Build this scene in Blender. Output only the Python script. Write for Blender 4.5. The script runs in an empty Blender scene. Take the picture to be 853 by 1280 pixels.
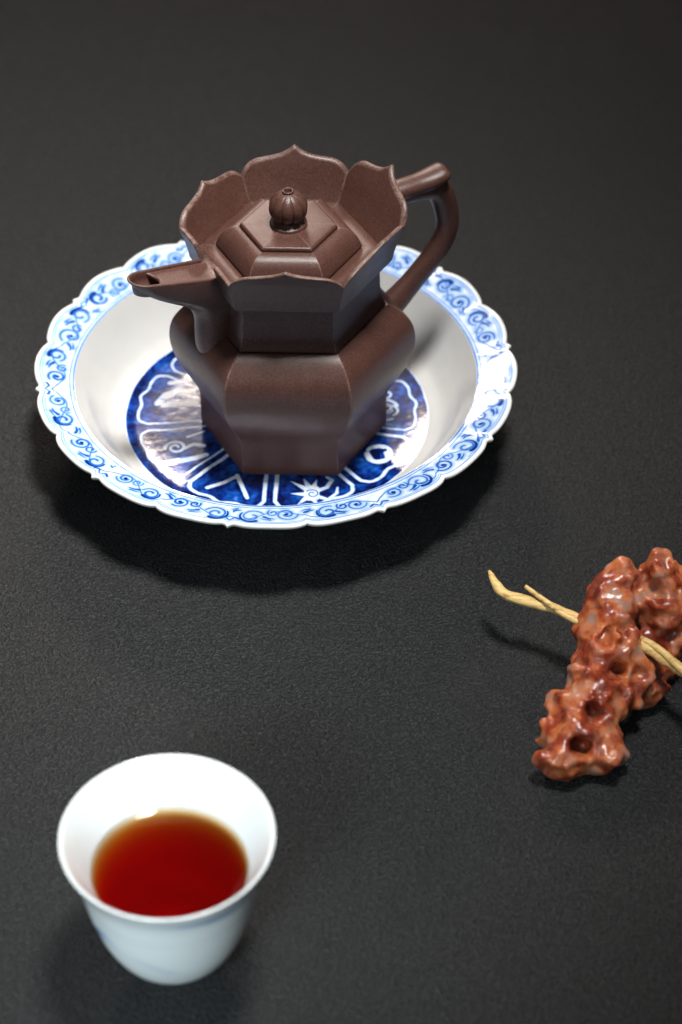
import bpy, bmesh, math, random
import numpy as np
from mathutils import Vector, noise

SC = bpy.context.scene
COL = SC.collection
R = math.radians
rng = np.random.default_rng(7)
random.seed(7)

# ------------------------------------------------------------------ camera
cam_d = bpy.data.cameras.new("camera")
cam = bpy.data.objects.new("camera", cam_d)
COL.objects.link(cam)
cam.location = (0.0261, -0.7588, 0.640)
cam.rotation_euler = (R(90 - 41.95), 0, 0)
cam_d.sensor_fit = 'VERTICAL'
cam_d.sensor_height = 36.0
cam_d.sensor_width = 24.0
cam_d.lens = 85.0
cam_d.clip_start = 0.02
cam_d.clip_end = 50
cam_d.dof.use_dof = True
cam_d.dof.focus_distance = 0.905
cam_d.dof.aperture_fstop = 7.6
SC.camera = cam

# ------------------------------------------------------------------ world and lamps
W = bpy.data.worlds.new("World")
SC.world = W
W.use_nodes = True
W.node_tree.nodes["Background"].inputs[0].default_value = (0.95, 0.97, 1.0, 1)
W.node_tree.nodes["Background"].inputs[1].default_value = 0.07

def area(name, loc, target, size, power, color, shape='RECTANGLE', size_y=None):
    d = bpy.data.lights.new(name, 'AREA')
    d.shape = shape
    d.size = size
    if shape in ('RECTANGLE', 'ELLIPSE'):
        d.size_y = size_y or size
    d.energy = power
    d.color = color
    o = bpy.data.objects.new(name, d)
    COL.objects.link(o)
    o.location = loc
    o.rotation_euler = (Vector(target) - Vector(loc)).to_track_quat('-Z', 'Y').to_euler()
    return o

key = area("overhead_softbox", (0.13, -0.14, 1.25), (-0.15, -0.03, 0), 0.22, 1.75, (1.0, 0.975, 0.94), 'DISK')
key.data.spread = R(41)
area("back_strip_light", (-0.16, 1.06, 0.745), (0, 0, 0.05), 0.30, 6.0, (1.0, 0.83, 0.73), size_y=0.14)
area("back_wall_glow", (-0.45, 1.90, 1.70), (0, -0.05, 0.05), 1.20, 2.2, (1.0, 0.92, 0.86), size_y=0.60)
fill = area("front_fill", (-0.15, -0.60, 0.30), (-0.03, -0.27, 0.01), 0.15, 0.12, (0.78, 0.95, 1.0))
fill.data.spread = R(34)
area("front_shadow_fill", (-0.10, -1.25, 1.60), (0, -0.10, 0), 1.00, 2.4, (0.86, 0.96, 1.0))  # added soft lamp, lightens the shadows from the front

SC.view_settings.view_transform = 'Standard'
SC.view_settings.look = 'None'
SC.view_settings.exposure = 0.0
SC.view_settings.gamma = 1.0
SC.view_settings.use_curve_mapping = False
SC.cycles.max_bounces = 7
SC.cycles.caustics_reflective = False
SC.cycles.use_adaptive_sampling = True
SC.cycles.adaptive_threshold = 0.02
SC.cycles.transmission_bounces = 10
SC.cycles.caustics_refractive = True
SC.cycles.use_denoising = True
SC.cycles.sample_clamp_indirect = 6.0

# ------------------------------------------------------------------ helpers
def mesh_obj(name, verts, faces, mat, parent=None, smooth=True, attr=None):
    me = bpy.data.meshes.new(name)
    me.from_pydata([tuple(map(float, v)) for v in verts], [], [tuple(map(int, f)) for f in faces])
    me.update()
    if smooth:
        me.polygons.foreach_set("use_smooth", [True] * len(me.polygons))
    if attr:
        for k, a in attr.items():
            at = me.attributes.new(k, 'FLOAT', 'POINT')
            at.data.foreach_set("value", np.asarray(a, dtype=np.float32))
    if mat:
        me.materials.append(mat)
    o = bpy.data.objects.new(name, me)
    COL.objects.link(o)
    if parent:
        o.parent = parent
    return o

def empty(name, loc, label, cat, rz=0.0):
    o = bpy.data.objects.new(name, None)
    o.empty_display_size = 0.01
    COL.objects.link(o)
    o.location = loc
    o.rotation_euler = (0, 0, rz)
    o["label"] = label
    o["category"] = cat
    return o

def grid_faces(nr, nc, closed=True, off=0, flip=False):
    """rings nr (rows) of nc points; closed wraps columns"""
    f = []
    m = nc if closed else nc - 1
    for i in range(nr - 1):
        a0, b0 = off + i * nc, off + (i + 1) * nc
        for j in range(m):
            k = (j + 1) % nc
            q = (a0 + j, a0 + k, b0 + k, b0 + j)
            f.append(q[::-1] if flip else q)
    return f

def pchip(xs, ys, x):
    xs = np.asarray(xs, float); ys = np.asarray(ys, float); x = np.asarray(x, float)
    h = np.diff(xs); d = np.diff(ys) / h
    m = np.zeros_like(ys)
    m[0], m[-1] = d[0], d[-1]
    for i in range(1, len(xs) - 1):
        if d[i - 1] * d[i] > 0:
            w1, w2 = 2 * h[i] + h[i - 1], h[i] + 2 * h[i - 1]
            m[i] = (w1 + w2) / (w1 / d[i - 1] + w2 / d[i])
    k = np.clip(np.searchsorted(xs, x) - 1, 0, len(h) - 1)
    t = (x - xs[k]) / h[k]
    return ((2*t**3 - 3*t**2 + 1) * ys[k] + (t**3 - 2*t**2 + t) * h[k] * m[k]
            + (-2*t**3 + 3*t**2) * ys[k+1] + (t**3 - t**2) * h[k] * m[k+1])

def smooth_curve(pts, n):
    """Catmull-Rom through points (any dimension), n samples, chord parametrised"""
    P = np.asarray(pts, float)
    d = np.r_[0, np.cumsum(np.sqrt(np.linalg.norm(np.diff(P, axis=0), axis=1)))]
    Q = np.vstack([2 * P[0] - P[1], P, 2 * P[-1] - P[-2]])
    t = np.r_[-(d[1] - d[0]), d, 2 * d[-1] - d[-2]]
    out = []
    for x in np.linspace(0, d[-1], n):
        i = min(max(np.searchsorted(d, x, side='right') - 1, 0), len(P) - 2)
        t0, t1, t2, t3 = t[i], t[i+1], t[i+2], t[i+3]
        p0, p1, p2, p3 = Q[i], Q[i+1], Q[i+2], Q[i+3]
        a1 = (t1-x)/(t1-t0)*p0 + (x-t0)/(t1-t0)*p1
        a2 = (t2-x)/(t2-t1)*p1 + (x-t1)/(t2-t1)*p2
        a3 = (t3-x)/(t3-t2)*p2 + (x-t2)/(t3-t2)*p3
        b1 = (t2-x)/(t2-t0)*a1 + (x-t0)/(t2-t0)*a2
        b2 = (t3-x)/(t3-t1)*a2 + (x-t1)/(t3-t1)*a3
        out.append((t2-x)/(t2-t1)*b1 + (x-t1)/(t2-t1)*b2)
    return np.array(out)

def baked(o, voxel=None, smooth=0, decimate=None):
    """apply remesh / smoothing and return the object with plain mesh data"""
    if voxel:
        m = o.modifiers.new("r", 'REMESH'); m.mode = 'VOXEL'; m.voxel_size = voxel; m.use_smooth_shade = True
    if smooth:
        m = o.modifiers.new("s", 'SMOOTH'); m.factor = 0.5; m.iterations = smooth
    dg = bpy.context.evaluated_depsgraph_get()
    me = bpy.data.meshes.new_from_object(o.evaluated_get(dg))
    old = o.data
    o.modifiers.clear()
    o.data = me
    me.name = o.name
    bpy.data.meshes.remove(old)
    me.polygons.foreach_set("use_smooth", [True] * len(me.polygons))
    return o

def tube(path, ra, rb, up, nseg=20, cap=True):
    """sweep an ellipse (ra across, rb along 'up' side) along path; returns verts, faces"""
    P = np.asarray(path, float); n = len(P)
    ra = np.broadcast_to(ra, n); rb = np.broadcast_to(rb, n)
    T = np.gradient(P, axis=0); T /= np.linalg.norm(T, axis=1)[:, None]
    up = np.asarray(up, float)
    V = []
    for i in range(n):
        s = np.cross(T[i], up); s /= np.linalg.norm(s)
        u = np.cross(s, T[i])
        for a in np.linspace(0, 2 * math.pi, nseg, endpoint=False):
            V.append(P[i] + ra[i] * math.cos(a) * s + rb[i] * math.sin(a) * u)
    F = grid_faces(n, nseg)
    if cap:
        F.append(tuple(range(nseg))[::-1]); F.append(tuple(range((n - 1) * nseg, n * nseg)))
    return V, F

# ---- shader helpers
class N:
    def __init__(s, name):
        s.m = bpy.data.materials.new(name); s.m.use_nodes = True
        s.t = s.m.node_tree; s.n = s.t.nodes; s.l = s.t.links
        s.b = s.n["Principled BSDF"]; s.out = s.n["Material Output"]
    def new(s, typ, **kw):
        x = s.n.new(typ)
        for k, v in kw.items():
            if hasattr(x, k): setattr(x, k, v)
            else: x.inputs[k].default_value = v
        return x
    def link(s, a, b): s.l.new(a, b)
    def coord(s): return s.new("ShaderNodeTexCoord").outputs["Object"]
    def noise(s, vec, scale, detail=3, rough=.5, dist=0):
        x = s.new("ShaderNodeTexNoise"); x.inputs["Scale"].default_value = scale
        x.inputs["Detail"].default_value = detail; x.inputs["Roughness"].default_value = rough
        x.inputs["Distortion"].default_value = dist
        s.link(vec, x.inputs["Vector"]); return x.outputs["Fac"]
    def ramp(s, fac, stops, interp='LINEAR'):
        x = s.new("ShaderNodeValToRGB"); r = x.color_ramp; r.interpolation = interp
        while len(r.elements) < len(stops): r.elements.new(0.5)
        for e, (p, c) in zip(r.elements, stops):
            e.position = p; e.color = (*c, 1) if len(c) == 3 else c
        s.link(fac, x.inputs["Fac"]); return x.outputs["Color"]
    def math(s, op, a, b=None, clamp=False):
        x = s.new("ShaderNodeMath"); x.operation = op; x.use_clamp = clamp
        for i, v in enumerate((a, b)):
            if v is None: continue
            if isinstance(v, (int, float)): x.inputs[i].default_value = v
            else: s.link(v, x.inputs[i])
        return x.outputs[0]
    def mix(s, fac, a, b, typ='MIX'):
        x = s.new("ShaderNodeMix"); x.data_type = 'RGBA'; x.blend_type = typ
        for sock, v in ((x.inputs["Factor"], fac), (x.inputs["A"], a), (x.inputs["B"], b)):
            if isinstance(v, (int, float)): sock.default_value = v
            elif isinstance(v, tuple): sock.default_value = (*v, 1)
            else: s.link(v, sock)
        return x.outputs["Result"]
    def bump(s, h, strength, dist, normal=None):
        x = s.new("ShaderNodeBump"); x.inputs["Strength"].default_value = strength
        x.inputs["Distance"].default_value = dist
        s.link(h, x.inputs["Height"])
        if normal: s.link(normal, x.inputs["Normal"])
        return x.outputs["Normal"]
    def set(s, **kw):
        for k, v in kw.items():
            k = k.replace("_", " ")
            sock = s.b.inputs[k]
            if isinstance(v, (int, float, tuple)): sock.default_value = v
            else: s.link(v, sock)
        return s.m

# ------------------------------------------------------------------ materials
def mat_leather():
    s = N("black_leatherette"); c = s.coord()
    wp = s.new("ShaderNodeTexNoise"); wp.inputs["Scale"].default_value = 650; wp.inputs["Detail"].default_value = 2
    s.link(c, wp.inputs["Vector"])
    mv = s.new("ShaderNodeVectorMath"); mv.operation = 'MULTIPLY_ADD'
    s.link(wp.outputs["Color"], mv.inputs[0]); mv.inputs[1].default_value = (0.0012,) * 3; s.link(c, mv.inputs[2])
    v = s.new("ShaderNodeTexVoronoi"); v.feature = 'SMOOTH_F1'; v.inputs["Scale"].default_value = 1050
    v.inputs["Smoothness"].default_value = 0.6
    s.link(mv.outputs[0], v.inputs["Vector"])
    n2 = s.noise(c, 2200, 2)
    n3 = s.noise(c, 600, 3, .55)
    h = s.math('ADD', s.math('MULTIPLY', v.outputs["Distance"], -0.9), s.math('ADD', s.math('MULTIPLY', n2, .25), s.math('MULTIPLY', n3, .7)))
    big = s.noise(c, 9, 3)
    col = s.ramp(big, [(0.3, (0.0460, 0.0472, 0.0482)), (0.7, (0.0580, 0.0590, 0.0598))])
    du = s.new("ShaderNodeTexVoronoi"); du.inputs["Scale"].default_value = 75; s.link(c, du.inputs["Vector"])
    dust = s.math('MULTIPLY', s.math('LESS_THAN', du.outputs["Distance"], .020), .22)
    col = s.mix(dust, col, (0.30, 0.29, 0.27))
    col = s.mix(s.ramp(h, [(0.0, (1, 1, 1)), (0.45, (0, 0, 0))]), col, (0.0185, 0.0191, 0.0197))  # grain hollows coloured darker, relief shading put into the colour
    wearn = s.noise(c, 14, 5, .65)
    rough = s.math('ADD', s.math('MULTIPLY', n3, .12), s.math('ADD', s.math('MULTIPLY', wearn, .16), .30))
    return s.set(Base_Color=col, Roughness=rough, Normal=s.bump(h, 1.0, 0.00125), Specular_IOR_Level=0.17)

def mat_clay():
    s = N("purple_clay"); c = s.coord()
    fine = s.noise(c, 2600, 2, .7); mid = s.noise(c, 160, 4, .6); big = s.noise(c, 28, 3)
    base = s.ramp(s.math('ADD', s.math('MULTIPLY', big, .6), s.math('MULTIPLY', mid, .4)),
                  [(0.3, (0.066, 0.028, 0.0210)), (0.7, (0.100, 0.045, 0.034))])
    sp = s.new("ShaderNodeTexVoronoi"); sp.inputs["Scale"].default_value = 900; s.link(c, sp.inputs["Vector"])
    speck = s.math('MULTIPLY', s.math('LESS_THAN', sp.outputs["Distance"], .13), s.math('GREATER_THAN', s.noise(c, 400, 1), .62))
    base = s.mix(s.math('MULTIPLY', speck, .55), base, (0.30, 0.20, 0.15))
    wa = s.new("ShaderNodeAttribute"); wa.attribute_name = "wear"
    wear = s.math('MULTIPLY', wa.outputs["Fac"], s.math('MULTIPLY', s.math('SUBTRACT', s.noise(c, 240, 3, .6), .28), 2.2, clamp=True), clamp=True)
    base = s.mix(s.math('MULTIPLY', wear, .75), base, (0.30, 0.21, 0.175))
    rough = s.math('ADD', s.math('MULTIPLY', mid, .12), s.math('ADD', s.math('MULTIPLY', big, .12), .25))
    gr = s.noise(c, 1500, 3, .7)
    base = s.mix(s.ramp(gr, [(.35, (1, 1, 1)), (.5, (0, 0, 0))]), base, (0.046, 0.020, 0.016))
    base = s.mix(s.math('MULTIPLY', s.ramp(gr, [(.56, (0, 0, 0)), (.70, (1, 1, 1))]), .36), base, (0.17, 0.092, 0.070))
    h = s.math('ADD', s.math('MULTIPLY', fine, .6), s.math('MULTIPLY', mid, .6))
    return s.set(Base_Color=base, Roughness=rough, Specular_IOR_Level=0.40, Normal=s.bump(h, 0.6, 0.00020))

def mat_dark_hole():
    s = N("unglazed_clay_inside")
    return s.set(Base_Color=(0.03, 0.018, 0.014, 1), Roughness=0.8)

def mat_porcelain(painted=True, well=False):
    s = N("painted_porcelain" if painted else "white_porcelain"); c = s.coord()
    n1 = s.noise(c, 60, 3); n2 = s.noise(c, 260, 3, .6); n3 = s.noise(c, 900, 2)
    white = s.ramp(n1, [(0.3, (0.70, 0.725, 0.72)), (0.7, (0.745, 0.755, 0.745))])
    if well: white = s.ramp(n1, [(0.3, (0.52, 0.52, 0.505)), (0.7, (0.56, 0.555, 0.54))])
    if painted:
        a = s.new("ShaderNodeAttribute"); a.attribute_name = "paint"
        p = a.outputs["Fac"]
        var = s.math('ADD', s.math('MULTIPLY', n2, .55), s.math('MULTIPLY', n1, .45))
        var = s.math('ADD', s.math('MULTIPLY', s.math('SUBTRACT', var, .5), 0.75), 1.0)
        p2 = s.math('MULTIPLY', p, var, clamp=True)
        blue = s.ramp(p2, [(0.0, (0.80, 0.81, 0.795)), (0.10, (0.55, 0.66, 0.82)), (0.30, (0.16, 0.34, 0.68)),
                           (0.55, (0.008, 0.085, 0.40)), (0.80, (0.002, 0.026, 0.19)), (1.0, (0.002, 0.005, 0.05))])
        m = s.math('MULTIPLY', p2, 14.0, clamp=True)
        col = s.mix(m, white, blue)
        h = n2
    else:
        col = white; h = n2
    return s.set(Base_Color=col, Roughness=0.10, Specular_IOR_Level=0.5, Normal=s.bump(h, 0.09, 0.0006))

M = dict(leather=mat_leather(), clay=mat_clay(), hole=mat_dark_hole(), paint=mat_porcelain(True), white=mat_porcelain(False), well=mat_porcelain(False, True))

# ------------------------------------------------------------------ table
def build_table():
    bm = bmesh.new()
    bmesh.ops.create_cube(bm, size=1.0)
    for v in bm.verts:
        v.co.x *= 3.2; v.co.y *= 4.0; v.co.z *= 0.03
    bmesh.ops.bevel(bm, geom=bm.edges[:], offset=0.006, segments=3, affect='EDGES')
    me = bpy.data.meshes.new("table_top"); bm.to_mesh(me); bm.free()
    me.materials.append(M['leather'])
    o = bpy.data.objects.new("table_top", me); COL.objects.link(o)
    o.location = (0, 0.6, -0.015)
    o["kind"] = "structure"
    o["label"] = "table top covered in black grained leatherette"
build_table()

# ------------------------------------------------------------------ dish
DISH = empty("porcelain_dish", (0, 0, 0), "blue and white porcelain dish with scalloped rim under the teapot", "dish")
NIB0 = 8.3     # angle of one rim point, degrees
SEG = 36.0
R_IN = 0.0805

def rim_edge(th):
    """outer radius of the scalloped edge at angle th (degrees)"""
    f = ((th - NIB0) / SEG) % 1.0
    d = np.minimum(f, 1 - f)             # 0 at a point, .5 at the middle notch
    x = d / 0.5
    lobe = np.sqrt(np.clip(1 - ((x - 0.53) / 0.50) ** 2, 0, None))
    r = 0.0916 + 0.0050 * lobe ** 0.75
    nib = np.exp(-(d * SEG / 1.15) ** 2)
    r = r * (1 - nib) + 0.0960 * nib
    return r

def stroke_mask(P, polys, soft=0.45):
    """P (n,2) mm; polys list of (points, width_start, width_end, value); returns max coverage"""
    out = np.zeros(len(P))
    for pts, w0, w1, val in polys:
        pts = np.asarray(pts, float)
        best = np.full(len(P), 1e9)
        lo = pts.min(0) - 3; hi = pts.max(0) + 3
        idx = np.where(((P >= lo) & (P <= hi)).all(1))[0]
        if len(idx) == 0: continue
        Q = P[idx]; b = np.full(len(idx), 1e9)
        n = len(pts) - 1
        for i in range(n):
            a, c = pts[i], pts[i+1]
            ab = c - a; L = max((ab ** 2).sum(), 1e-9)
            t = np.clip(((Q - a) @ ab) / L, 0, 1)
            d = np.linalg.norm(Q - a - t[:, None] * ab, axis=1)
            w = w0 + (w1 - w0) * (i + t) / n
            b = np.minimum(b, d - w / 2)
        cov = np.clip(0.5 - b / soft, 0, 1) * val if val > .2 else np.clip(0.5 - b / 1.2, 0, 1) * val
        out[idx] = np.maximum(out[idx], cov)
    return out

def spiral(cx, cy, r0, r1, a0, turns, n=26, sq=0.9):
    t = np.linspace(0, 1, n)
    a = np.radians(a0) + turns * 2 * math.pi * t
    r = r0 + (r1 - r0) * t
    return np.stack([cx + r * np.cos(a), cy + sq * r * np.sin(a)], -1)

def rim_strokes(k):
    g = np.random.default_rng(100 + k)
    j = lambda s=.4: g.uniform(-s, s)
    S = []
    # long undulating stem, 55 mm per scallop pair, 9 mm band
    x = np.linspace(-1, 56.3, 60)
    S.append((np.stack([x, 4.5 + 3.1 * np.sin(2 * math.pi * x / 27.65 + 2.6) + .5 * np.sin(2 * math.pi * x / 55.3 * 3 + k * 2.1) * np.sin(math.pi * np.clip(x / 55.3, 0, 1))], -1), .65, .65, .50))
    for i, (cx, cy, r, a0, dirn) in enumerate([(7.0, 3.9, 4.0, 150, -1), (20.5, 5.2, 3.9, 210, 1), (34.5, 3.9, 4.1, 150, -1), (48.0, 5.2, 3.9, 210, 1)]):
        cx += j(1.6); cy += j(.5); r *= 1 + j(.16)
        S.append((spiral(cx, cy, r, 1.1, a0 + j(30), dirn * (1.25 + j(.2)), sq=.95), .80, 1.15, .58 + j(.10)))
        if i % 2 == 0:
            S.append(([(cx, cy), (cx + .4, cy + .2)], 1.5, 1.2, .9))
        else:
            S.append((spiral(cx, cy, r * 1.02, r * .92, a0 + 120, dirn * .4), .6, 1.5, .85))
        # small curl beside the large one
        qx, qy = cx + 5.4 + j(.5), (6.2 if cy > 4.5 else 2.6) + j(.3)
        if i % 2 == 0: S.append((spiral(qx, qy, 2.3, .7, a0 + 180 + j(30), -dirn * 1.1, sq=.95), .70, .95, .56 + j(.12)))
        # comma leaf
        lx, ly = cx + 7.6 + j(.5), (1.6 if cy > 4.5 else 7.6) + j(.4)
        s = 1 if cy < 4.5 else -1
        S.append(([(lx - 2.4, ly - s * .2), (lx - .6, ly - s * .5), (lx + 1.2, ly - s * 1.7)], .5, 1.4, .66))
        S.append(([(lx - 1.2, ly + s * .7), (lx + 1.1, ly + s * .2), (lx + 2.4, ly - s * .5)], .9, .3, .6))
    S += [(p_, a_ + 2.4, b_ + 2.4, .195) for p_, a_, b_, v_ in list(S)[1:]]
    if k % 3 == 1: S = [(np.asarray(p_) * (-1, 1) + (55.3, 0), a_, b_, v_) for p_, a_, b_, v_ in S]
    # leaf under the point
    S.append(([(0, 8.6), (1.6, 7.2), (3.4, 7.8)], .5, 1.2, .6))
    S.append(([(55.3, 8.6), (53.6, 7.2), (52.0, 7.9)], .5, 1.2, .6))
    return S

def build_dish():
    NT = 2520
    th = np.linspace(0, 360, NT, endpoint=False)
    tr = np.radians(th); cs, sn = np.cos(tr), np.sin(tr)
    edge = rim_edge(th)
    # --- rim: closed section, inner edge -> top -> rolled lip -> underside
    NR = 46
    u = np.linspace(0, 1, NR)
    rows = []; paint = []
    per = NT // 10
    strokes = [rim_strokes(k) for k in range(10)]
    th_seg = (th - NIB0) % 360
    segk = (th_seg // SEG).astype(int) % 10
    topz = lambda q: 0.0335 + 0.0034 * q ** 1.25
    wav = 0.0007 * np.cos(np.radians((th - NIB0) * 20))      # lobes lift a little
    inner_w = 0.0
    V = []; A = []
    for q in u:
        rr = R_IN + (edge - 0.0011 - R_IN) * q
        z = topz(q) - wav * q ** 2 * 0.8
        V.append(np.stack([rr * cs, rr * sn, z], -1))
        # paint
        band = (rr - 0.0829) / np.maximum(np.minimum(edge, .0950) - 0.0024 - 0.0829, 1e-4) * 9.0
        xx = (th_seg % SEG) / SEG * 55.3
        p = np.zeros(NT)
        for k in range(10):
            m = segk == k
            p[m] = stroke_mask(np.stack([xx[m], band[m]], -1), strokes[k])
        e_mm = (edge - rr) * 1000; i_mm = (rr - R_IN) * 1000
        ln = lambda d, c, w: np.clip(0.5 - (np.abs(d - c) - w / 2) / 0.25, 0, 1)
        p = np.maximum(p * ((e_mm > 2.0) & (i_mm > 1.9)), 0)
        p = np.maximum(p, .30 * ln(e_mm, 2.2, 0.80))
        p = np.maximum(p, .50 * ln(e_mm, 3.2, 0.35) * (np.sin(np.radians(th * 11)) > -.7))
        p = np.maximum(p, .72 * ln(i_mm, 0.45, 0.45))
        p = np.maximum(p, .16 * ln(i_mm, 1.1, 0.9))
        p = np.maximum(p, .60 * ln(i_mm, 1.9, 0.38))
        wash = .10 * ((e_mm > 2.2) & (i_mm > 1.9)) * (0.5 + 0.5 * np.sin(np.radians(th * 50) + rr * 900))
        p = np.maximum(p, wash)
        nibp = np.exp(-(np.minimum(th_seg % SEG, SEG - th_seg % SEG) / 1.3) ** 2) * (e_mm < 3) * (e_mm > 1.2)
        A.append(p)
    # lip
    for dr, dz in ((-.0004, .0001), (0.0, -.0006), (-.0001, -.0014), (-.0008, -.0022), (-.0022, -.0028)):
        rr = edge + dr; z = topz(1.0) - wav * .8 + dz
        V.append(np.stack([rr * cs, rr * sn, z], -1)); A.append(np.zeros(NT))
    for rr, z in ((.0860, .0318), (R_IN + .0015, .0298)):
        V.append(np.stack([rr * cs, rr * sn, np.full(NT, z)], -1)); A.append(np.zeros(NT))
    V = np.concatenate(V); A = np.concatenate(A)
    nr = len(V) // NT
    o = mesh_obj("rim", V, grid_faces(nr, NT), M['paint'], DISH, attr={"paint": A})
    o["label"] = "scalloped rim painted with blue scrolling vines"
    # --- well: inner wall and outer wall
    NW = 420
    t = np.radians(np.linspace(0, 360, NW, endpoint=False)); cw, sw = np.cos(t), np.sin(t)
    prof = smooth_curve([(R_IN, .0335), (.0785, .0300), (.0752, .0243), (.0715, .0190), (.0670, .0142), (.0618, .0117)], 40)
    outer = smooth_curve([(R_IN + .0015, .0298), (.0780, .0255), (.0735, .0185), (.0680, .0118), (.0620, .0078), (.0560, .0060)], 24)
    V = np.concatenate([np.stack([r * cw, r * sw, np.full(NW, z)], -1) for r, z in prof])
    F = grid_faces(len(prof), NW, flip=True)
    off = len(V)
    V = np.concatenate([V] + [np.stack([r * cw, r * sw, np.full(NW, z)], -1) for r, z in outer])
    F += grid_faces(len(outer), NW, off=off, flip=True)
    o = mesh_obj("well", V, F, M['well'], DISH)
    o["label"] = "plain white sloping inner wall"
    # --- medallion floor
    NM, NRM = 1620, 150
    tm = np.linspace(0, 360, NM, endpoint=False); tmr = np.radians(tm); cm, sm = np.cos(tmr), np.sin(tmr)
    rs = np.r_[np.linspace(0.004, 0.024, 10, endpoint=False), np.linspace(0.024, 0.0618, NRM)]
    zf = pchip([0, .046, .052, .057, .0618], [.0104, .0104, .0106, .0110, .0117], rs)
    V = np.concatenate([np.stack([r * cm, r * sm, np.full(NM, z)], -1) for r, z in zip(rs, zf)])
    A = medallion_paint(V[:, :2] * 1000)
    F = grid_faces(len(rs), NM)
    F = [f[::-1] for f in F]
    F = [f[::-1] for f in F]
    V = np.vstack([V, [0, 0, .0104]]); A = np.r_[A, .8]
    c = len(V) - 1
    F += [(c, j, (j + 1) % NM) for j in range(NM)]
    o = mesh_obj("medallion", V, F, M['paint'], DISH, attr={"paint": A})
    o["label"] = "round cobalt blue medallion divided into petal panels"
    # --- foot ring
    prof = [(.0565, .0062), (.0560, .0010), (.0552, .0), (.0530, .0), (.0522, .0008), (.0515, .0060), (.0, .0060)]
    V = np.concatenate([np.stack([r * cw, r * sw, np.full(NW, z)], -1) for r, z in prof])
    mesh_obj("foot_ring", V, grid_faces(len(prof), NW, flip=True), M['white'], DISH)

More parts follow.
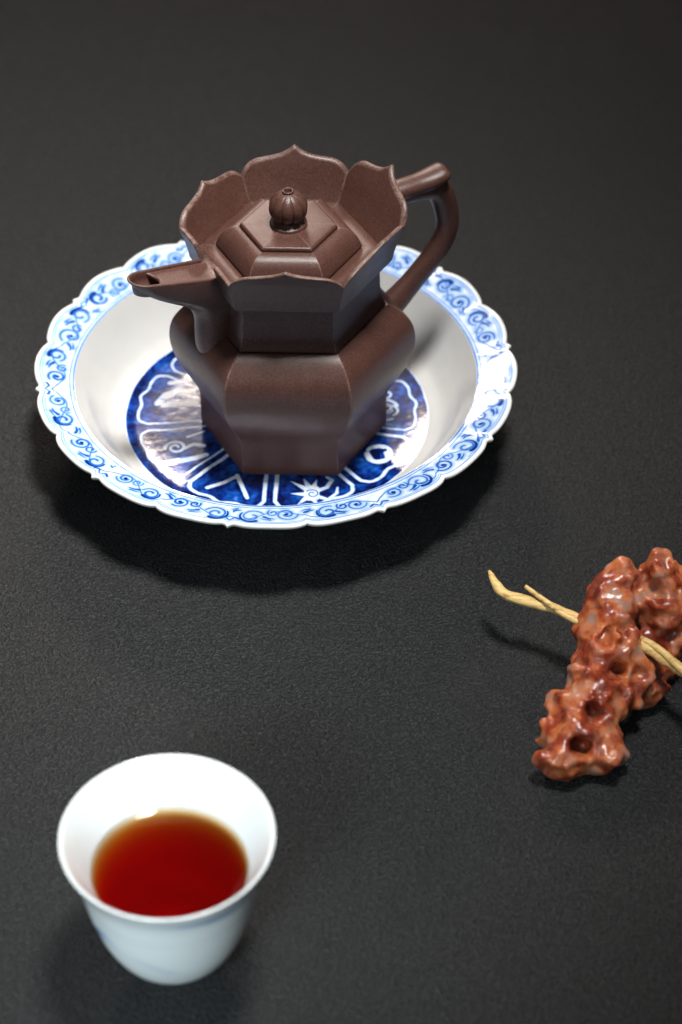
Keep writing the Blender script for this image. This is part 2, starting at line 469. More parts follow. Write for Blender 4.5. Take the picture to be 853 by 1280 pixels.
def medallion_paint(P):
    r = np.hypot(P[:, 0], P[:, 1]); th = np.degrees(np.arctan2(P[:, 1], P[:, 0])) % 360
    g = np.random.default_rng(5)
    nv = np.array([noise.noise(Vector((x * .11, y * .11, 3.3))) for x, y in P])
    nf = np.array([noise.noise(Vector((x * .5, y * .5, 9.1))) for x, y in P])
    # cobalt ground with brushed mottling
    p = 0.80 + 0.30 * nv + 0.24 * nf
    p += 0.10 * ((r > 57.0))
    p += 0.10 * np.sin(np.radians(th * 37) + 5 * nv)
    white = []           # reserved (unpainted) strokes: poly, w0, w1, strength
    dark = []            # lines painted over the white
    def pol(rr, a): return (rr * math.cos(R(a)), rr * math.sin(R(a)))
    seps = [268 + 40 * k for k in range(9)]
    for k, s in enumerate(seps):
        u = np.array(pol(1, s)); n = np.array([-u[1], u[0]])
        s2 = s + 40; u2 = np.array(pol(1, s2)); n2 = np.array([-u2[1], u2[0]])
        w = 1.9 if k in (8, 0, 1) else 1.35
        e = g.uniform(-.3, .3, 6)
        a = u * 25 + n * 1.9; b = u * 52.5 + n * 2.2
        d = u2 * 52.5 - n2 * 2.2; f = u2 * 25 - n2 * 1.9
        mid = s + 20
        top = smooth_curve([b, pol(55.8 + e[0], s + 4.8), pol(56.6, s + 9.5), pol(56.0 + e[2], s + 15), pol(57.2 + e[3], mid), pol(56.0 + e[4], s + 25),
                            pol(56.6, s + 30.5), pol(55.8 + e[5], s + 35.2), d], 40)
        pl = [a] + list(top) + [f]
        white.append((pl, w, w, 1.0))
    # traced motifs (mm on the dish floor)
    white += [
        # pair of straight strokes meeting at the front left corner of the pot
        ([(-26.4, -44.2), (-20.2, -40.9), (-15.5, -37.2)], 2.2, 2.0, 1.0), ([(-15.2, -36.6), (-12.9, -42.7), (-10.8, -50.2)], 2.1, 2.0, 1.0),
        # flower with spikes
        ([(14.6, -46), (14.8, -49)], 7.5, 7.0, 1.0), ([(14, -46), (6.4, -40.3)], 3.6, .6, 1.0), ([(14, -45), (11.5, -39.0)], 3.6, .8, 1.0),
        ([(15, -45), (16.4, -39.6)], 3.4, .8, 1.0), ([(13, -48), (6.6, -47.6)], 3.2, .6, 1.0), ([(13.5, -49), (9.2, -54.1)], 3.4, .7, 1.0),
        ([(16, -49), (21.0, -51.5), (24.5, -47.6), (24.8, -44)], 2.2, 1.2, 1.0), ([(17, -46), (20.5, -44), (22.5, -39.5), (20.6, -37.8)], 2.4, 1.6, 1.0),
        ([(15, -51), (17, -54.5)], 2.6, .8, 1.0),
        # ring
        (spiral(41.3, -23.6, 4.6, 4.6, 150, -.92, 30, 1.05), 2.6, 3.0, 1.0), ([(44, -21), (45, -26)], 2.6, 2.8, 1.0),
        # curls on the right
        (spiral(45.5, 4.0, 4.2, 1.2, -60, 1.2, 30, .9), 1.5, 1.2, 1.0), (spiral(44.5, 13.5, 3.6, 1.0, 240, -1.2, 30, 1), 1.5, 1.1, 1.0),
        ([(47, -1.5), (42, -3), (40, 2)], 1.4, 1.2, 1.0),
        # cloud upper left
        ([(-49.0, 8.0), (-45.5, 13.5), (-40.5, 16.0), (-36.0, 13.5)], 3.0, 6.5, 1.0), ([(-46.5, 7.2), (-40, 8.5), (-34.5, 9.5)], 3.2, 6.0, 1.0),
        ([(-44.5, 21.5), (-36.4, 23.6)], 2.8, 3.0, 1.0),
        # cloud lower left
        (spiral(-40.2, -19.6, 4.4, 1.0, 190, -1.5, 34, .95), 1.9, 1.4, 1.0), ([(-43.5, -29.6), (-38.2, -27.6), (-32.0, -26.0), (-28, -24)], 4.0, 2.6, 1.0),
        ([(-36.5, -20), (-33, -17.5), (-29.0, -18.5)], 2.0, 2.4, 1.0), ([(-36, -12.9), (-29.4, -9.4)], 1.4, 1.2, 1.0),
    ]
    for a in (48, 88, 128, 8):       # panels mostly hidden behind the pot
        c = pol(44, a)
        white.append((spiral(c[0], c[1], 5.5, 1.2, a, 1.6, 34), 1.8, 1.3, 1.0))
    dark += [
        (spiral(14.9, -47.8, 2.9, .7, 140, -1.3, 26), .55, .5, .6),
        (spiral(-39.5, 12.0, 3.2, 1.2, 90, 1.1, 24), .6, .5, .6),
        ([(39.6, -22.4), (40.4, -25.6)], 4.2, 3.2, .98), ([(43.6, -21.2), (40.5, -22.5)], 1.8, 2.0, .98),
        ([(-47.5, 10.8), (-42, 10.4), (-37, 11.5)], .5, .4, .5),
        ([(-38, -26.5), (-33, -24.6)], .5, .4, .55),
    ]
    jit = np.stack([nv * .35, -nv * .3], -1)
    mw = stroke_mask(P + jit, white, .75)
    p = p * (1 - mw) + mw * (0.055 + .14 * np.clip(nf, -.1, 1))
    md = stroke_mask(P + jit, dark)
    p = np.maximum(p, md)
    # deeper line where the blue pools against the white outlines
    halo = stroke_mask(P + jit, [(a, b + 1.5, c + 1.5, 1.0) for a, b, c, d in white]) * (1 - mw)
    p = p + 0.18 * halo
    edge = 61.55 + 0.35 * np.sin(np.radians(th * 7)) * nv
    p = p * np.clip((edge - r) / .5, 0, 1)
    return np.clip(p, 0, 1)

build_dish()

# ------------------------------------------------------------------ teapot
TH = -1.5
POT = empty("clay_teapot", (0.0069, -0.0043, 0.0106), "dark brown hexagonal clay teapot with petal collar standing in the dish", "teapot", R(TH))
Z0 = 0.0106          # heights below are measured from the table and shifted to the pot's base

def hexring(s, rc, nside=3, narc=7):
    pts = []
    for k in range(6):
        a = R(60 * k); c = s - rc / math.sin(R(60))
        cx, cy = c * math.cos(a), c * math.sin(a)
        for b in np.linspace(-30, 30, narc):
            ang = a + R(b)
            pts.append((cx + rc * math.cos(ang), cy + rc * math.sin(ang)))
        # side subdivisions to the next corner
        a2 = R(60 * (k + 1)); c2 = (c * math.cos(a2), c * math.sin(a2))
        e0 = np.array(pts[-1]); e1 = np.array((c2[0] + rc * math.cos(a2 - R(30)), c2[1] + rc * math.sin(a2 - R(30))))
        for t in np.linspace(0, 1, nside + 2)[1:-1]:
            pts.append(tuple(e0 + (e1 - e0) * t))
    return np.array(pts)

def hexloft(name, prof, parent, rc=0.0009, mat=None, cap_top=True, cap_bot=True, center=(0, 0), wear=1.0):
    V = []; n = None
    for row in prof:
        s, z = row[0], row[1]
        r = row[2] if len(row) > 2 else rc
        ring = hexring(s, min(r, s * .5)); n = len(ring)
        V.append(np.c_[ring + center, np.full(n, z - Z0)])
    F = grid_faces(len(V), n)
    one = np.concatenate([np.r_[np.exp(-(np.linspace(-30, 30, 7) / 13) ** 2), np.zeros(3)] for k in range(6)])
    wearv = np.tile(one, len(V)) * wear
    V = np.concatenate(V)
    if cap_bot: F.append(tuple(range(n))[::-1])
    if cap_top: F.append(tuple(range(len(V) - n, len(V))))
    return mesh_obj(name, V, F, mat or M['clay'], parent, attr={"wear": wearv})

body_pts = [(.0377, .0245), (.0378, .0262), (.0383, .0283), (.0396, .0312), (.0424, .0356), (.0460, .0422), (.0484, .0500), (.0488, .0560),
            (.0474, .0620), (.0442, .0668), (.0405, .0700), (.0380, .0713)]
bp = smooth_curve(body_pts, 44)
bp = [(s, z, 0.0009 + 0.0012 * math.exp(-((z - .052) / .016) ** 2)) for s, z in bp]
body = hexloft("body", [(.0366, .0107), (.0374, .0108), (.0377, .0113), (.0377, .0150), (.0377, .0200), (.0377, .0225)] + bp + [(.0375, .07145), (.0371, .07145), (.0366, .0712), (.0355, .0709)], POT)
body["label"] = "swelling six sided body on a straight six sided foot"
neck_p = smooth_curve([(.0366, .0721), (.0359, .0735), (.0350, .0760), (.0345, .0800), (.0343, .0860), (.0344, .0930)], 16)
neck = hexloft("neck", [(.0352, .0711), (.0364, .0714), (.0367, .0717)] + [tuple(x) for x in neck_p], POT)

# ---- collar of six petals, ledge inside
COLLAR = hexloft("collar", [(.0340, .0926), (.0383, .0922), (.0387, .0925), (.0389, .0935), (.0389, .0960), (.0350, .0978), (.0345, .0982), (.0270, .0982), (.0262, .0975), (.0262, .0930)],
                 POT, rc=.0005, cap_top=True, cap_bot=False)
COLLAR["label"] = "flared collar with six pointed petals"
t30 = math.tan(R(30)); c30 = math.cos(R(30))
def ap_out(z):  # outer apothem at height z (table based)
    return pchip([.0925, .0965, .1015, .1067, .1120, .1165, .1230], [.0336, .0343, .0356, .0372, .0398, .0424, .0462], z)
H_T = [0, .07, .15, .25, .36, .50, .64, .75, .85, .93, .98, 1.0]
H_H = [1.0, .89, .79, .71, .655, .60, .55, .47, .345, .19, .07, 0]
def contour(t, tip, zc_a, zc_b):
    h = pchip(H_T, H_H, np.abs(t))
    corner = zc_a + (zc_b - zc_a) * (t + 1) / 2
    return corner + (tip - corner) * h

CZ = [.1082, .1076, .1060, .1062, .1064, .1062]     # corner heights: right, back right, back left, left, front left, front right
def petal(k, tip, spout=False):
    """petal on the face between corner k and k+1"""
    mid = R(60 * k + 30)
    u = np.array([math.cos(mid), math.sin(mid)]); n = np.array([-u[1], u[0]])
    nt, nv = (161 if spout else 61), 22
    t = np.linspace(-1, 1, nt)
    zt = contour(t, tip, CZ[k], CZ[(k + 1) % 6])
    if spout:
        side = pchip([0, .33, .355, .375, .42, .6, .8, 1.0], [0, 0, .15, .80, 1.02, 1.06, 1.03, 1.0], np.abs(t))
        zt = .0984 + (np.minimum(zt, .1066) - .0984) * side
    zb = .0925
    th = .0021
    V = []; 
    def pt(tt, a, z): return (*(u * a + n * (a * t30 * tt)), z - Z0)
    rows = []
    for v in np.linspace(0, 1, nv):       # outer, bottom to top
        z = zb + (zt - .0004 - zb) * v
        rows.append([pt(t[i], float(ap_out(z[i])), z[i]) for i in range(nt)])
    zz = zt                                # rounded lip
    rows.append([pt(t[i], float(ap_out(zz[i])) - th * .18, zz[i] - .0001) for i in range(nt)])
    rows.append([pt(t[i], float(ap_out(zz[i])) - th * .5, zz[i] + .00015) for i in range(nt)])
    rows.append([pt(t[i], float(ap_out(zz[i])) - th * .82, zz[i] - .0001) for i in range(nt)])
    for v in np.linspace(1, 0, nv):
        z0 = .0979
        z = z0 + (np.maximum(zt, z0 + .0002) - .0004 - z0) * v
        rows.append([pt(t[i], float(ap_out(z[i])) - th - .0022 * max(0, (1 - (z[i] - z0) / .010)) ** 1.5, z[i]) for i in range(nt)])
    V = np.concatenate([np.array(r) for r in rows])
    wr = np.zeros((len(rows), nt)); wr[nv - 1:nv + 4] = .75; wr[nv:nv + 3] = 1.0
    wr[nv + 4:, 0] = wr[nv + 4:, -1] = .8
    return mesh_obj("petal", V, grid_faces(len(rows), nt, closed=False), M['clay'], COLLAR, attr={"wear": wr.ravel()})

petal(0, .1212)            # back right, behind the handle root
petal(1, .1168)            # back
petal(2, .1140)            # back left
p = petal(3, .1080, True)  # front left, cut by the spout
p["label"] = "low petal cut open where the spout channel leaves the collar"
petal(4, .1158)            # front
petal(5, .1160)            # front right

# ---- spout (plane at 210 degrees in pot coordinates)
def build_spout():
    ua = R(210); u = np.array([math.cos(ua), math.sin(ua)]); n = np.array([-u[1], u[0]])
    def outline(D, w0, w1, nose, d0, ns=10, nn=18):
        L = []
        dn = D - nose
        for t in np.linspace(0, 1, ns, endpoint=False):
            L.append((d0 + (dn - d0) * t, w0 + (w1 - w0) * t ** 1.2))
        for a in np.linspace(0, 90, nn // 2, endpoint=False):
            L.append((dn + nose * math.sin(R(a)), w1 * math.cos(R(a))))
        mirror = [(d, -w) for d, w in L[::-1]]
        return np.array(L + [(D, 0.0)] + mirror)
    # z at root, slope, reach, half widths, nose length, where it starts
    secs = np.array([
        (.0590, .00, .0386, .0085, .0080, .0080, .0270),
        (.0622, .00, .0405, .0104, .0096, .0100, .0270),
        (.0660, .00, .0412, .0095, .0088, .0112, .0270),
        (.0710, .00, .0414, .0083, .0078, .0118, .0270),
        (.0770, .00, .0414, .0075, .0071, .0120, .0270),
        (.0820, .02, .0424, .0073, .0068, .0120, .0280),
        (.0855, .05, .0450, .0073, .0068, .0120, .0290),
        (.0880, .08, .0492, .0074, .0066, .0116, .0300),
        (.0905, .11, .0548, .0075, .0064, .0108, .0315),
        (.0930, .14, .0602, .0076, .0062, .0098, .0330),
        (.0960, .16, .0645, .0076, .0060, .0086, .0342),
        (.0985, .17, .0669, .0075, .0058, .0078, .0346),
        (.0998, .175, .0679, .0074, .0057, .0074, .0348)])
    pr = smooth_curve(secs, 46)
    rows = []
    def place(L, z, sl, dz=0.0):
        d = L[:, 0]
        zz = z + sl * np.clip(d - .035, 0, None) + dz
        return np.c_[d[:, None] * u + L[:, 1:2] * n, zz - Z0]
    for z, sl, D, w0, w1, no, d0 in pr:
        rows.append(place(outline(D, w0, w1, no, d0), z, sl))
    z, sl = .0998, .175
    for inset, dz in ((.0003, .00025), (.0007, .00035), (.0011, .00020), (.0013, -.0002), (.0015, -.0020), (.0020, -.0060)):
        rows.append(place(outline(.0679 - inset, .0074 - inset, .0057 - inset, .0074 - inset, .0348), z, sl, dz))
    nc = len(rows[0])
    F = grid_faces(len(rows), nc, closed=False)
    top0 = (len(rows) - 1) * nc
    for j in range(nc // 2):
        a, b = top0 + j, top0 + j + 1
        c, d = top0 + nc - 2 - j, top0 + nc - 1 - j
        if b <= c: F.append((a, b, c, d) if b != c else (a, b, d))
    sp = mesh_obj("spout", np.concatenate(rows), F, M['clay'], POT)
    sp["label"] = "short beak shaped spout with open channel on top"
    # channel floor, stops short of the pouring hole
    nd, nw = 26, 13
    V = []
    for layer in (0, 1):
        for i in range(nd):
            for j in range(nw):
                q = -1 + 2 * j / (nw - 1)
                dend = .0556 + .0032 * q * q
                d = .0335 + (dend - .0335) * i / (nd - 1)
                w = (.0074 - .0012 + (.0057 - .0074) * max(0, (d - .0348) / (.0605 - .0348)) ** 1.2)
                zz = .0984 + .188 * max(0, d - .0355) + .0005 * abs(q) ** 3 - layer * .0016
                xy = u * d + n * (w * q)
                V.append((xy[0], xy[1], zz - Z0))
    F = grid_faces(nd, nw, closed=False) + grid_faces(nd, nw, closed=False, off=nd * nw, flip=True)
    e = (nd - 1) * nw
    F += [(e + j, e + j + 1, nd * nw + e + j + 1, nd * nw + e + j) for j in range(nw - 1)]
    mesh_obj("channel_floor", V, F, M['clay'], sp)
build_spout()

# ---- handle (plane at 30 degrees)
def build_handle():
    ua = R(30); u = np.array([math.cos(ua), math.sin(ua), 0]); n = np.array([-u[1], u[0], 0])
    def P(d, z): return u * d + np.array([0, 0, z - Z0])
    main = smooth_curve([(.0386, .1066), (.0450, .1068), (.0520, .1068), (.0590, .1063), (.0640, .1042), (.0667, .1000), (.0686, .0940), (.0697, .0870), (.0683, .0798),
                         (.0640, .0728), (.0585, .0668), (.0520, .0606), (.0465, .0558), (.0405, .0515)], 80)
    m = len(main); s = np.linspace(0, 1, m)
    ra = pchip([0, .12, .3, .5, .8, 1], [.0050, .0050, .0052, .0050, .0050, .0062], s)
    rb = pchip([0, .12, .3, .5, .8, 1], [.0046, .0046, .0042, .0037, .0039, .0054], s)
    V1, F1 = tube([P(*q) for q in main], ra, rb, n, 26)
    thumb = smooth_curve([(.0396, .1080), (.0480, .1088), (.0560, .1090), (.0625, .1100), (.0682, .1116)], 26)
    s = np.linspace(0, 1, len(thumb))
    V2, F2 = tube([P(*q) for q in thumb], pchip([0, .5, .8, .95, 1], [.0036, .0036, .0034, .0030, .0022], s), pchip([0, .5, .8, .95, 1], [.0050, .0050, .0056, .0052, .0040], s), n, 26)
    k = len(V1)
    o = mesh_obj("handle", list(V1) + list(V2), F1 + [tuple(i + k for i in f) for f in F2], M['clay'], POT)
    baked(o, voxel=0.00055, smooth=5)
    o["label"] = "curved ear handle with a raised thumb rest"
build_handle()

# ---- lid
LC = np.array([-0.0007, 0.0])
lid_p = smooth_curve([(.0279, .0995), (.0276, .1004), (.0268, .1022), (.0254, .1043), (.0234, .1060), (.0212, .1069), (.0195, .1072)], 22)
LID = hexloft("lid", [(.0270, .0984), (.0278, .0985), (.0280, .0990)] + [tuple(q) for q in lid_p] + [(.0189, .1072), (.0187, .1070), (.0180, .1070)], POT, rc=.0008, center=tuple(LC))
LID["label"] = "six sided cushion shaped lid with a round knob"
top = hexloft("top_panel", [(.0186, .1069), (.01865, .1078), (.0184, .1085), (.0180, .1088), (.0174, .1089), (.0120, .10892), (.0060, .10894)], LID, rc=.0005, center=tuple(LC))
def build_knob():
    nth = 160
    th = np.linspace(0, 2 * math.pi, nth, endpoint=False)
    def rot(name, prof, parent, lobes=False, mat=None, capb=True):
        V = []
        for r, z in prof:
            rr = np.full(nth, r)
            if lobes:
                amp = min(1, max(0, (r - .0016) / .004)) 
                f = (th * 10 / (2 * math.pi)) % 1.0
                d = np.minimum(f, 1 - f)
                gr = np.exp(-(d / .050) ** 2)
                rr = rr * (1 - .13 * amp * gr) * (1 + .018 * amp * np.cos(2 * math.pi * (f - .5)))
            V.append(np.stack([LC[0] + rr * np.cos(th), LC[1] + rr * np.sin(th), np.full(nth, z - Z0)], -1))
        F = grid_faces(len(V), nth)
        F.append(tuple(range((len(V) - 1) * nth, len(V) * nth)))
        return mesh_obj(name, np.concatenate(V), F, mat or M['clay'], parent)
    rot("knob_base", [(.0072, .1087), (.0072, .1094), (.0070, .1099), (.0065, .1101), (.0059, .1104), (.0052, .1110), (.0050, .1116)], LID)
    pr = []
    for a in np.linspace(-52, 74, 40):
        pr.append((.0074 * math.cos(R(a)), .1164 + .0069 * math.sin(R(a))))
    zt = pr[-1][1]
    pr += [(.0022, zt + .0004), (.0022, zt + .0008), (.0019, zt + .0010), (.0015, zt + .0008), (.0013, zt + .0003), (.0012, zt - .0030)]
    rot("knob", pr, LID, lobes=True)
build_knob()

# ------------------------------------------------------------------ cup and tea
def mat_cup():
    s = N("cup_porcelain"); c = s.coord()
    sep = s.new("ShaderNodeSeparateXYZ"); s.link(c, sep.inputs[0])
    geo = s.new("ShaderNodeAttribute"); geo.attribute_name = "paint"
    n = s.noise(c, 120, 3)
    p = s.math('MULTIPLY', geo.outputs["Fac"], s.math('ADD', s.math('MULTIPLY', n, 1.2), .4), clamp=True)
    col = s.ramp(p, [(0, (0.80, 0.83, 0.835)), (.3, (0.45, 0.55, 0.72)), (1, (0.06, 0.12, 0.34))])
    bt = s.new("ShaderNodeMapRange"); s.link(sep.outputs["Z"], bt.inputs[0]); bt.inputs[1].default_value = .036; bt.inputs[2].default_value = .0465; bt.inputs[3].default_value = .45; bt.inputs[4].default_value = .10
    return s.set(Base_Color=col, Roughness=bt.outputs[0], Subsurface_Weight=0.12, Subsurface_Radius=(0.004, 0.004, 0.004), Subsurface_Scale=1.0)

def build_cup():
    cup = empty("teacup", (-0.0281, -0.2658, 0), "small white porcelain teacup with flared lip", "teacup")
    outer = smooth_curve([(.0110, .0042), (.0142, .0056), (.0192, .0112), (.0235, .0205), (.0263, .0310), (.0284, .0420), (.0303, .0520), (.0332, .0602)], 40)
    lip = [(.0338, .0612), (.0339, .0617), (.0336, .0620), (.0331, .0618)]
    inner = smooth_curve([(.0324, .0610), (.0302, .0568), (.0277, .0516), (.0256, .0468), (.0246, .0446), (.0234, .0395), (.0214, .0305), (.0180, .0200), (.0118, .0112), (.0040, .0092)], 40)
    prof = list(outer) + lip + list(inner)
    n = 240; th = np.linspace(0, 2 * math.pi, n, endpoint=False)
    V = []; A = []
    no = len(outer)
    for i, (r, z) in enumerate(prof):
        V.append(np.stack([r * np.cos(th), r * np.sin(th), np.full(n, z)], -1))
        a = np.zeros(n)
        if i < no:
            deg = np.degrees(th)
            # brushed landscape strokes on the outside, plus a line above the foot and under the lip
            a += .8 * np.exp(-((z - .0065) / .0006) ** 2)
            s1 = np.exp(-((deg - 212) / 14) ** 2) * np.exp(-((z - .024 - .010 * np.sin(np.radians((deg - 200) * 4))) / .0030) ** 2)
            s2 = np.exp(-((deg - 305) / 26) ** 2) * np.exp(-((z - .0530 + .00008 * (deg - 300)) / .0014) ** 2)
            s3 = np.exp(-((deg - 262) / 16) ** 2) * np.exp(-((z - .026 + .0002 * (deg - 262)) / .0022) ** 2)
            s4 = np.exp(-((deg - 110) / 40) ** 2) * np.exp(-((z - .030) / .008) ** 2)
            a += .75 * s1 + .65 * s2 + .18 * s3 + .6 * s4
        A.append(a)
    V = np.concatenate(V); A = np.concatenate(A)
    F = grid_faces(len(prof), n)
    F.append(tuple(range(len(V) - n, len(V))))
    m = mat_cup()
    mesh_obj("cup_body", V, F, m, cup, attr={"paint": np.clip(A, 0, 1)})
    fp = [(.0111, .0048), (.0114, .0030), (.0113, .0006), (.0109, .0), (.0098, .0), (.0094, .0006), (.0091, .0052)]
    V = np.concatenate([np.stack([r * np.cos(th), r * np.sin(th), np.full(n, z)], -1) for r, z in fp])
    mesh_obj("foot_ring", V, grid_faces(len(fp), n, flip=True), M['white'], cup)
    # tea
    s = N("red_tea")
    s.n.remove(s.b)
    fr = s.new("ShaderNodeFresnel"); fr.inputs["IOR"].default_value = 1.33
    tr = s.new("ShaderNodeBsdfTransparent"); gl = s.new("ShaderNodeBsdfGlossy"); gl.inputs["Roughness"].default_value = 0.02
    mx = s.new("ShaderNodeMixShader")
    s.link(fr.outputs[0], mx.inputs[0]); s.link(tr.outputs[0], mx.inputs[1]); s.link(gl.outputs[0], mx.inputs[2])
    s.link(mx.outputs[0], s.out.inputs["Surface"])
    ab = s.new("ShaderNodeVolumeAbsorption"); ab.inputs["Color"].default_value = (0.954, 0.62, 0.0, 1); ab.inputs["Density"].default_value = 450
    s.link(ab.outputs[0], s.out.inputs["Volume"])
    zt = .0450
    ip = inner[inner[:, 1] < zt - .0004]
    zin = lambda z: float(np.interp(z, inner[::-1, 1], inner[::-1, 0])) + .00012
    tp = [(.0004, .0093)] + [(r + .00012, z - .0001) for r, z in ip[::-1]]
    # meniscus
    rw = zin(zt + .0013)
    tp += [(zin(zt), zt), (rw, zt + .0013)]
    for d, h in ((.0005, .00096), (.0010, .00070), (.0016, .00045), (.0023, .00024), (.0031, .00010), (.0040, .00003), (.0055, 0), (.012, 0), (.018, 0)):
        tp.append((rw - d, zt + h))
    tp.append((.0005, zt))
    n2 = 160; t2 = np.linspace(0, 2 * math.pi, n2, endpoint=False)
    V = np.concatenate([np.stack([r * np.cos(t2), r * np.sin(t2), np.full(n2, z)], -1) for r, z in tp])
    F = grid_faces(len(tp), n2)
    F.append(tuple(range(n2))[::-1]); F.append(tuple(range(len(V) - n2, len(V))))
    tea = mesh_obj("tea", V, F, s.m)
    tea.location = cup.location
    tea["label"] = "deep amber red tea filling the white teacup"
    tea["category"] = "tea"
build_cup()

# ------------------------------------------------------------------ carved stone
BLOBS = [(117.5, -183.0, 7, 8), (119.5, -175.0, 8, 7), (104.5, -177.5, 10, 9), (108.0, -168.0, 12, 9), (103.7, -186.0, 9, 9), (109.2, -184.0, 8, 8), (109.3, -178.9, 12, 11), (116.3, -174.4, 10, 9), (112.9, -170.2, 15, 11), (119.8, -163.6, 13, 11), (115.9, -161.3, 18, 11), (124.0, -157.7, 13, 11), (116.7, -149.6, 19, 9), (120.9, -149.3, 22, 11), (129.2, -151.7, 15, 10), (119.0, -139.3, 23, 9), (123.6, -140.3, 26, 10), (128.0, -144.5, 20, 9), (121.4, -130.0, 28, 9), (125.5, -131.2, 30, 9), (124.4, -124.7, 33, 8), (127.0, -120.5, 37, 4), (135.0, -151.7, 8, 8), (138.0, -146.9, 8, 7), (141.9, -137.8, 7, 8), (141.8, -133.4, 13, 9), (148.8, -129.2, 15, 10), (139.6, -127.8, 21, 7), (144.8, -130.0, 26, 9), (141.1, -124.7, 31, 8), (141.6, -118.2, 36, 6), (148.6, -119.5, 28, 8), (154.6, -123.8, 22, 9), (134.8, -125.8, 28, 5), (131.4, -124.8, 29, 5), (156.3, -128.2, 14, 9), (135.9, -144.7, 12, 8)]
PITS = [(119.8, -143.4, 27, 4.0, 6), (124.0, -158.0, 24, 3.6, 6), (114.5, -174.5, 20, 3.4, 6), (110.2, -188.6, 18, 4.2, 7), (102.8, -181.9, 14, 4, 3), (122.0, -132.0, 38, 4, 3), (138.0, -130.0, 38, 4.5, 4), (121.7, -166.3, 22, 4, 3), (128.7, -144.3, 30, 4, 4), (112.0, -162.4, 24, 4, 3), (104.5, -191.4, 12, 4, 3), (129.3, -162.4, 20, 4, 4), (145.3, -132.0, 34, 4, 4), (118.1, -140.3, 34, 4, 3), (115.1, -181.8, 18, 4, 3), (124.7, -168.4, 18, 4, 3), (115.3, -153.4, 27, 4, 3)]
def mat_stone():
    s = N("red_translucent_stone"); c = s.coord()
    n1 = s.noise(c, 105, 4, .6, .6); n2 = s.noise(c, 190, 4, .6, 1.0)
    geo = s.new("ShaderNodeNewGeometry")
    base = s.ramp(n1, [(0.34, (0.17, 0.022, 0.009)), (0.46, (0.32, 0.056, 0.022)), (0.56, (0.54, 0.165, 0.055)), (0.66, (0.36, 0.20, 0.15))])
    grey = s.ramp(n2, [(0.50, (0, 0, 0)), (0.66, (1, 1, 1))])
    base = s.mix(s.math('MULTIPLY', grey, .40), base, (0.33, 0.22, 0.19))
    return s.set(Base_Color=base, Roughness=s.math('ADD', s.math('MULTIPLY', n2, .22), .17), Subsurface_Weight=0.50, Subsurface_Radius=(0.0055, 0.0014, 0.0007), Subsurface_Scale=1.0,
                 Coat_Weight=0.1, Coat_Roughness=0.12, Normal=s.bump(n2, .3, .0008))
def build_stone():
    g = np.random.default_rng(3)
    ox, oy = 120.0, -150.0
    V = []; F = []
    B = list(BLOBS)
    base = np.array(B, float)
    # knobs standing proud of the mass
    for k in range(190):
        b = base[g.integers(len(base))]
        d = g.normal(size=3); d /= np.linalg.norm(d)
        if d[2] < -.3: d[2] *= -1
        r = g.uniform(1.8, 3.4)
        p = b[:3] + d * (b[3] - r * .05) * .92
        B.append((*p, r))
    for x, y, z, r in B:
        bm = bmesh.new(); bmesh.ops.create_icosphere(bm, subdivisions=3, radius=r * .88 if r > 5 else r)
        k = len(V)
        for v in bm.verts: V.append(((v.co.x + x - ox) / 1000, (v.co.y + y - oy) / 1000, (v.co.z + z) / 1000))
        for f in bm.faces: F.append(tuple(k + v.index for v in f.verts))
        bm.free()
    o = mesh_obj("carved_stone", V, F, mat_stone())
    o.location = (ox / 1000, oy / 1000, 0)
    baked(o, voxel=0.0009, smooth=5)
    me = o.data
    n = len(me.vertices)
    co = np.zeros(n * 3); me.vertices.foreach_get("co", co); co = co.reshape(-1, 3) * 1000
    no = np.zeros(n * 3); me.vertices.foreach_get("normal", no); no = no.reshape(-1, 3)
    disp = np.zeros(n)
    # eroded hollows: named ones on the near side and random ones all over
    cd = np.array([0, -.743, .669])
    holes = np.zeros(n)
    for x, y, z, r, dp in PITS[:4] + PITS[6:7]:
        rel = co - (x - ox, y - oy, z)
        al = rel @ cd
        dl = np.linalg.norm(rel - al[:, None] * cd, axis=1)
        near = np.where(dl < 1.5)[0]
        if len(near) == 0: continue
        top = al[near].max()
        dl = dl * (1 + .5 * np.array([noise.noise(Vector(q) * .28) for q in co]))
        w = np.exp(-(dl / (r * .85)) ** 4) * (al > top - 7) * (no @ cd > -.1)
        holes = np.maximum(holes, w * dp * 1.6)
    co = co - cd * holes[:, None]
    pits = []
    for k in range(70):
        q = co[g.integers(n)]
        pits.append((*q, g.uniform(2.0, 3.6), g.uniform(1.0, 2.8)))
    for x, y, z, r, dp in pits:
        d = np.linalg.norm(co - (x, y, z), axis=1)
        disp -= dp * np.exp(-(d / r) ** 3) * .8
        disp += .35 * dp * np.exp(-((d - r * 1.35) / (r * .5)) ** 2) * .22
    disp = np.clip(disp, -6.0, 2.2)
    for i in range(n):
        p = Vector(co[i])
        w = noise.noise_vector(p * .10) * 4.0
        a = noise.noise((p + w) * .16); b = noise.noise((p + w * .6) * .34)
        disp[i] += 2.6 * (.28 - abs(a)) + 1.1 * (.25 - abs(b)) + .55 * noise.noise(p * .55) + .25 * noise.noise(p * 1.1)
    co = co + no * disp[:, None]
    co[:, 2] = np.maximum(co[:, 2], 0.15)
    me.vertices.foreach_set("co", (co / 1000).ravel()); me.update()
    baked(o, voxel=0.00075, smooth=7)
    o["label"] = "lumpy red orange carved stone full of hollows on the table"
    o["category"] = "stone"
build_stone()

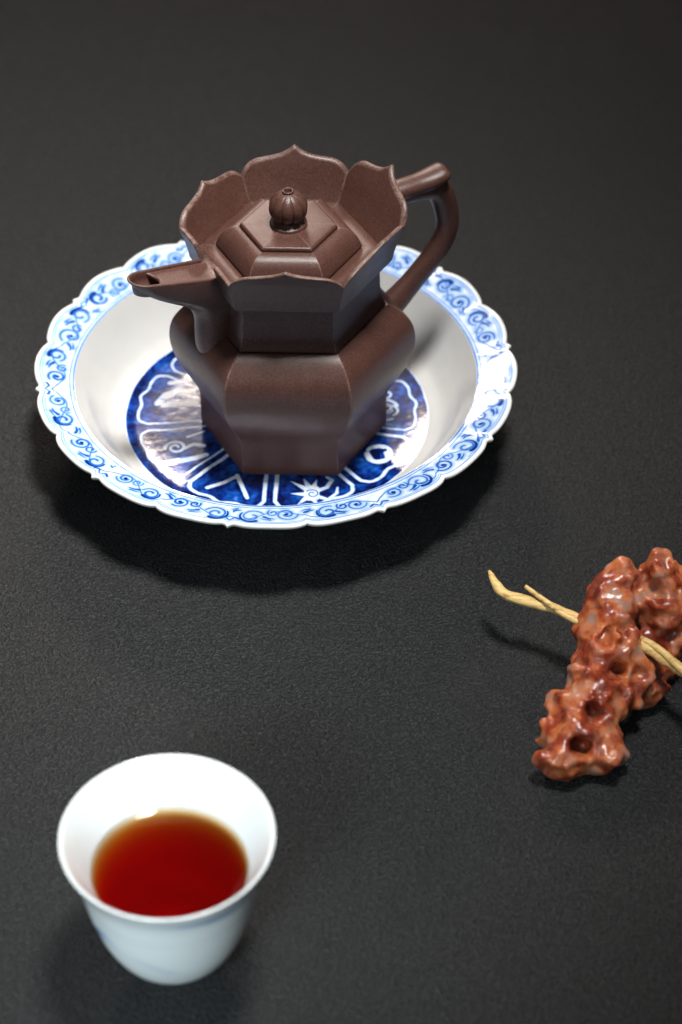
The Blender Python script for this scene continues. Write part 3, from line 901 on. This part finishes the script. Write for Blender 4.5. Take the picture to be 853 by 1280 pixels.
# ------------------------------------------------------------------ twig through the stone
def build_twig():
    s = N("peeled_twig"); c = s.coord()
    mp = s.new("ShaderNodeMapping"); mp.inputs["Rotation"].default_value = (0, 0, R(35)); mp.inputs["Scale"].default_value = (60, 700, 700)
    s.link(c, mp.inputs[0])
    f = s.noise(mp.outputs[0], 1.0, 4, .6); b = s.noise(c, 160, 3)
    col = s.ramp(f, [(.3, (0.40, 0.22, 0.07)), (.42, (0.66, 0.44, 0.15)), (.7, (0.78, 0.58, 0.25))])
    col = s.mix(s.ramp(b, [(.62, (0, 0, 0)), (.72, (1, 1, 1))]), col, (0.30, 0.14, 0.05))
    m = s.set(Base_Color=col, Roughness=0.45, Normal=s.bump(f, .9, .0006), Subsurface_Weight=.1, Subsurface_Radius=(.002, .001, .0005), Subsurface_Scale=1.0)
    tw = empty("twig", (0.1121, -0.1304, 0.0), "pale yellow peeled twig pushed through the carved stone", "twig")
    O = np.array([112.1, -130.4, 0.0])
    main = np.array([[81.1, -107.5, 25.5], [82.4, -111.4, 24.5], [84.9, -116.1, 23.5], [88.8, -119.5, 23.5], [94.5, -122.0, 23.5], [103.1, -125.4, 23.5], [112.1, -130.4, 23.5], [122.7, -136.6, 23.5], [132.2, -143.5, 23.5], [136.7, -146.7, 23.5], [142.0, -151.6, 23.5], [147.4, -157.2, 23.2], [156, -166, 22.8]])
    P = smooth_curve((main - O) / 1000, 90)
    t = np.linspace(0, 1, 90)
    rad = pchip([0, .03, .08, .14, .25, .45, .6, .75, 1], [.0006, .0011, .0016, .0021, .0023, .0021, .0023, .0023, .0021], t)
    V, F = tube(P, rad, rad * .80, (0, 0, 1), 18)
    V = np.array(V)
    V += np.array([[noise.noise(Vector(v) * 260) * .00035 for _ in range(3)] for v in V])
    mesh_obj("main_stem", V, F, m, tw)
    st = np.array([[93.8, -117.2, 26.6], [96.8, -120.6, 26.6], [101.5, -125.6, 26.4], [106.9, -131.1, 25.8], [112.4, -134.6, 25.2]])
    P = smooth_curve((st - O) / 1000, 30)
    V, F = tube(P, np.linspace(.0008, .0014, 30), np.linspace(.0007, .0012, 30), (0, 0, 1), 12)
    mesh_obj("side_strand", V, F, m, tw)
    # second strand wound round the stem on the near side
    base = smooth_curve((main[7:] - O) / 1000, 50)
    T = np.gradient(base, axis=0); T /= np.linalg.norm(T, axis=1)[:, None]
    S = np.cross(T, (0, 0, 1)); S /= np.linalg.norm(S, axis=1)[:, None]; Uu = np.cross(S, T)
    a = np.linspace(R(190), R(20), 50)
    P = base + .0021 * (np.cos(a)[:, None] * S + np.sin(a)[:, None] * Uu)
    V, F = tube(P, .0014, .0012, (0, 0, 1), 12)
    mesh_obj("wound_strand", V, F, m, tw)
build_twig()
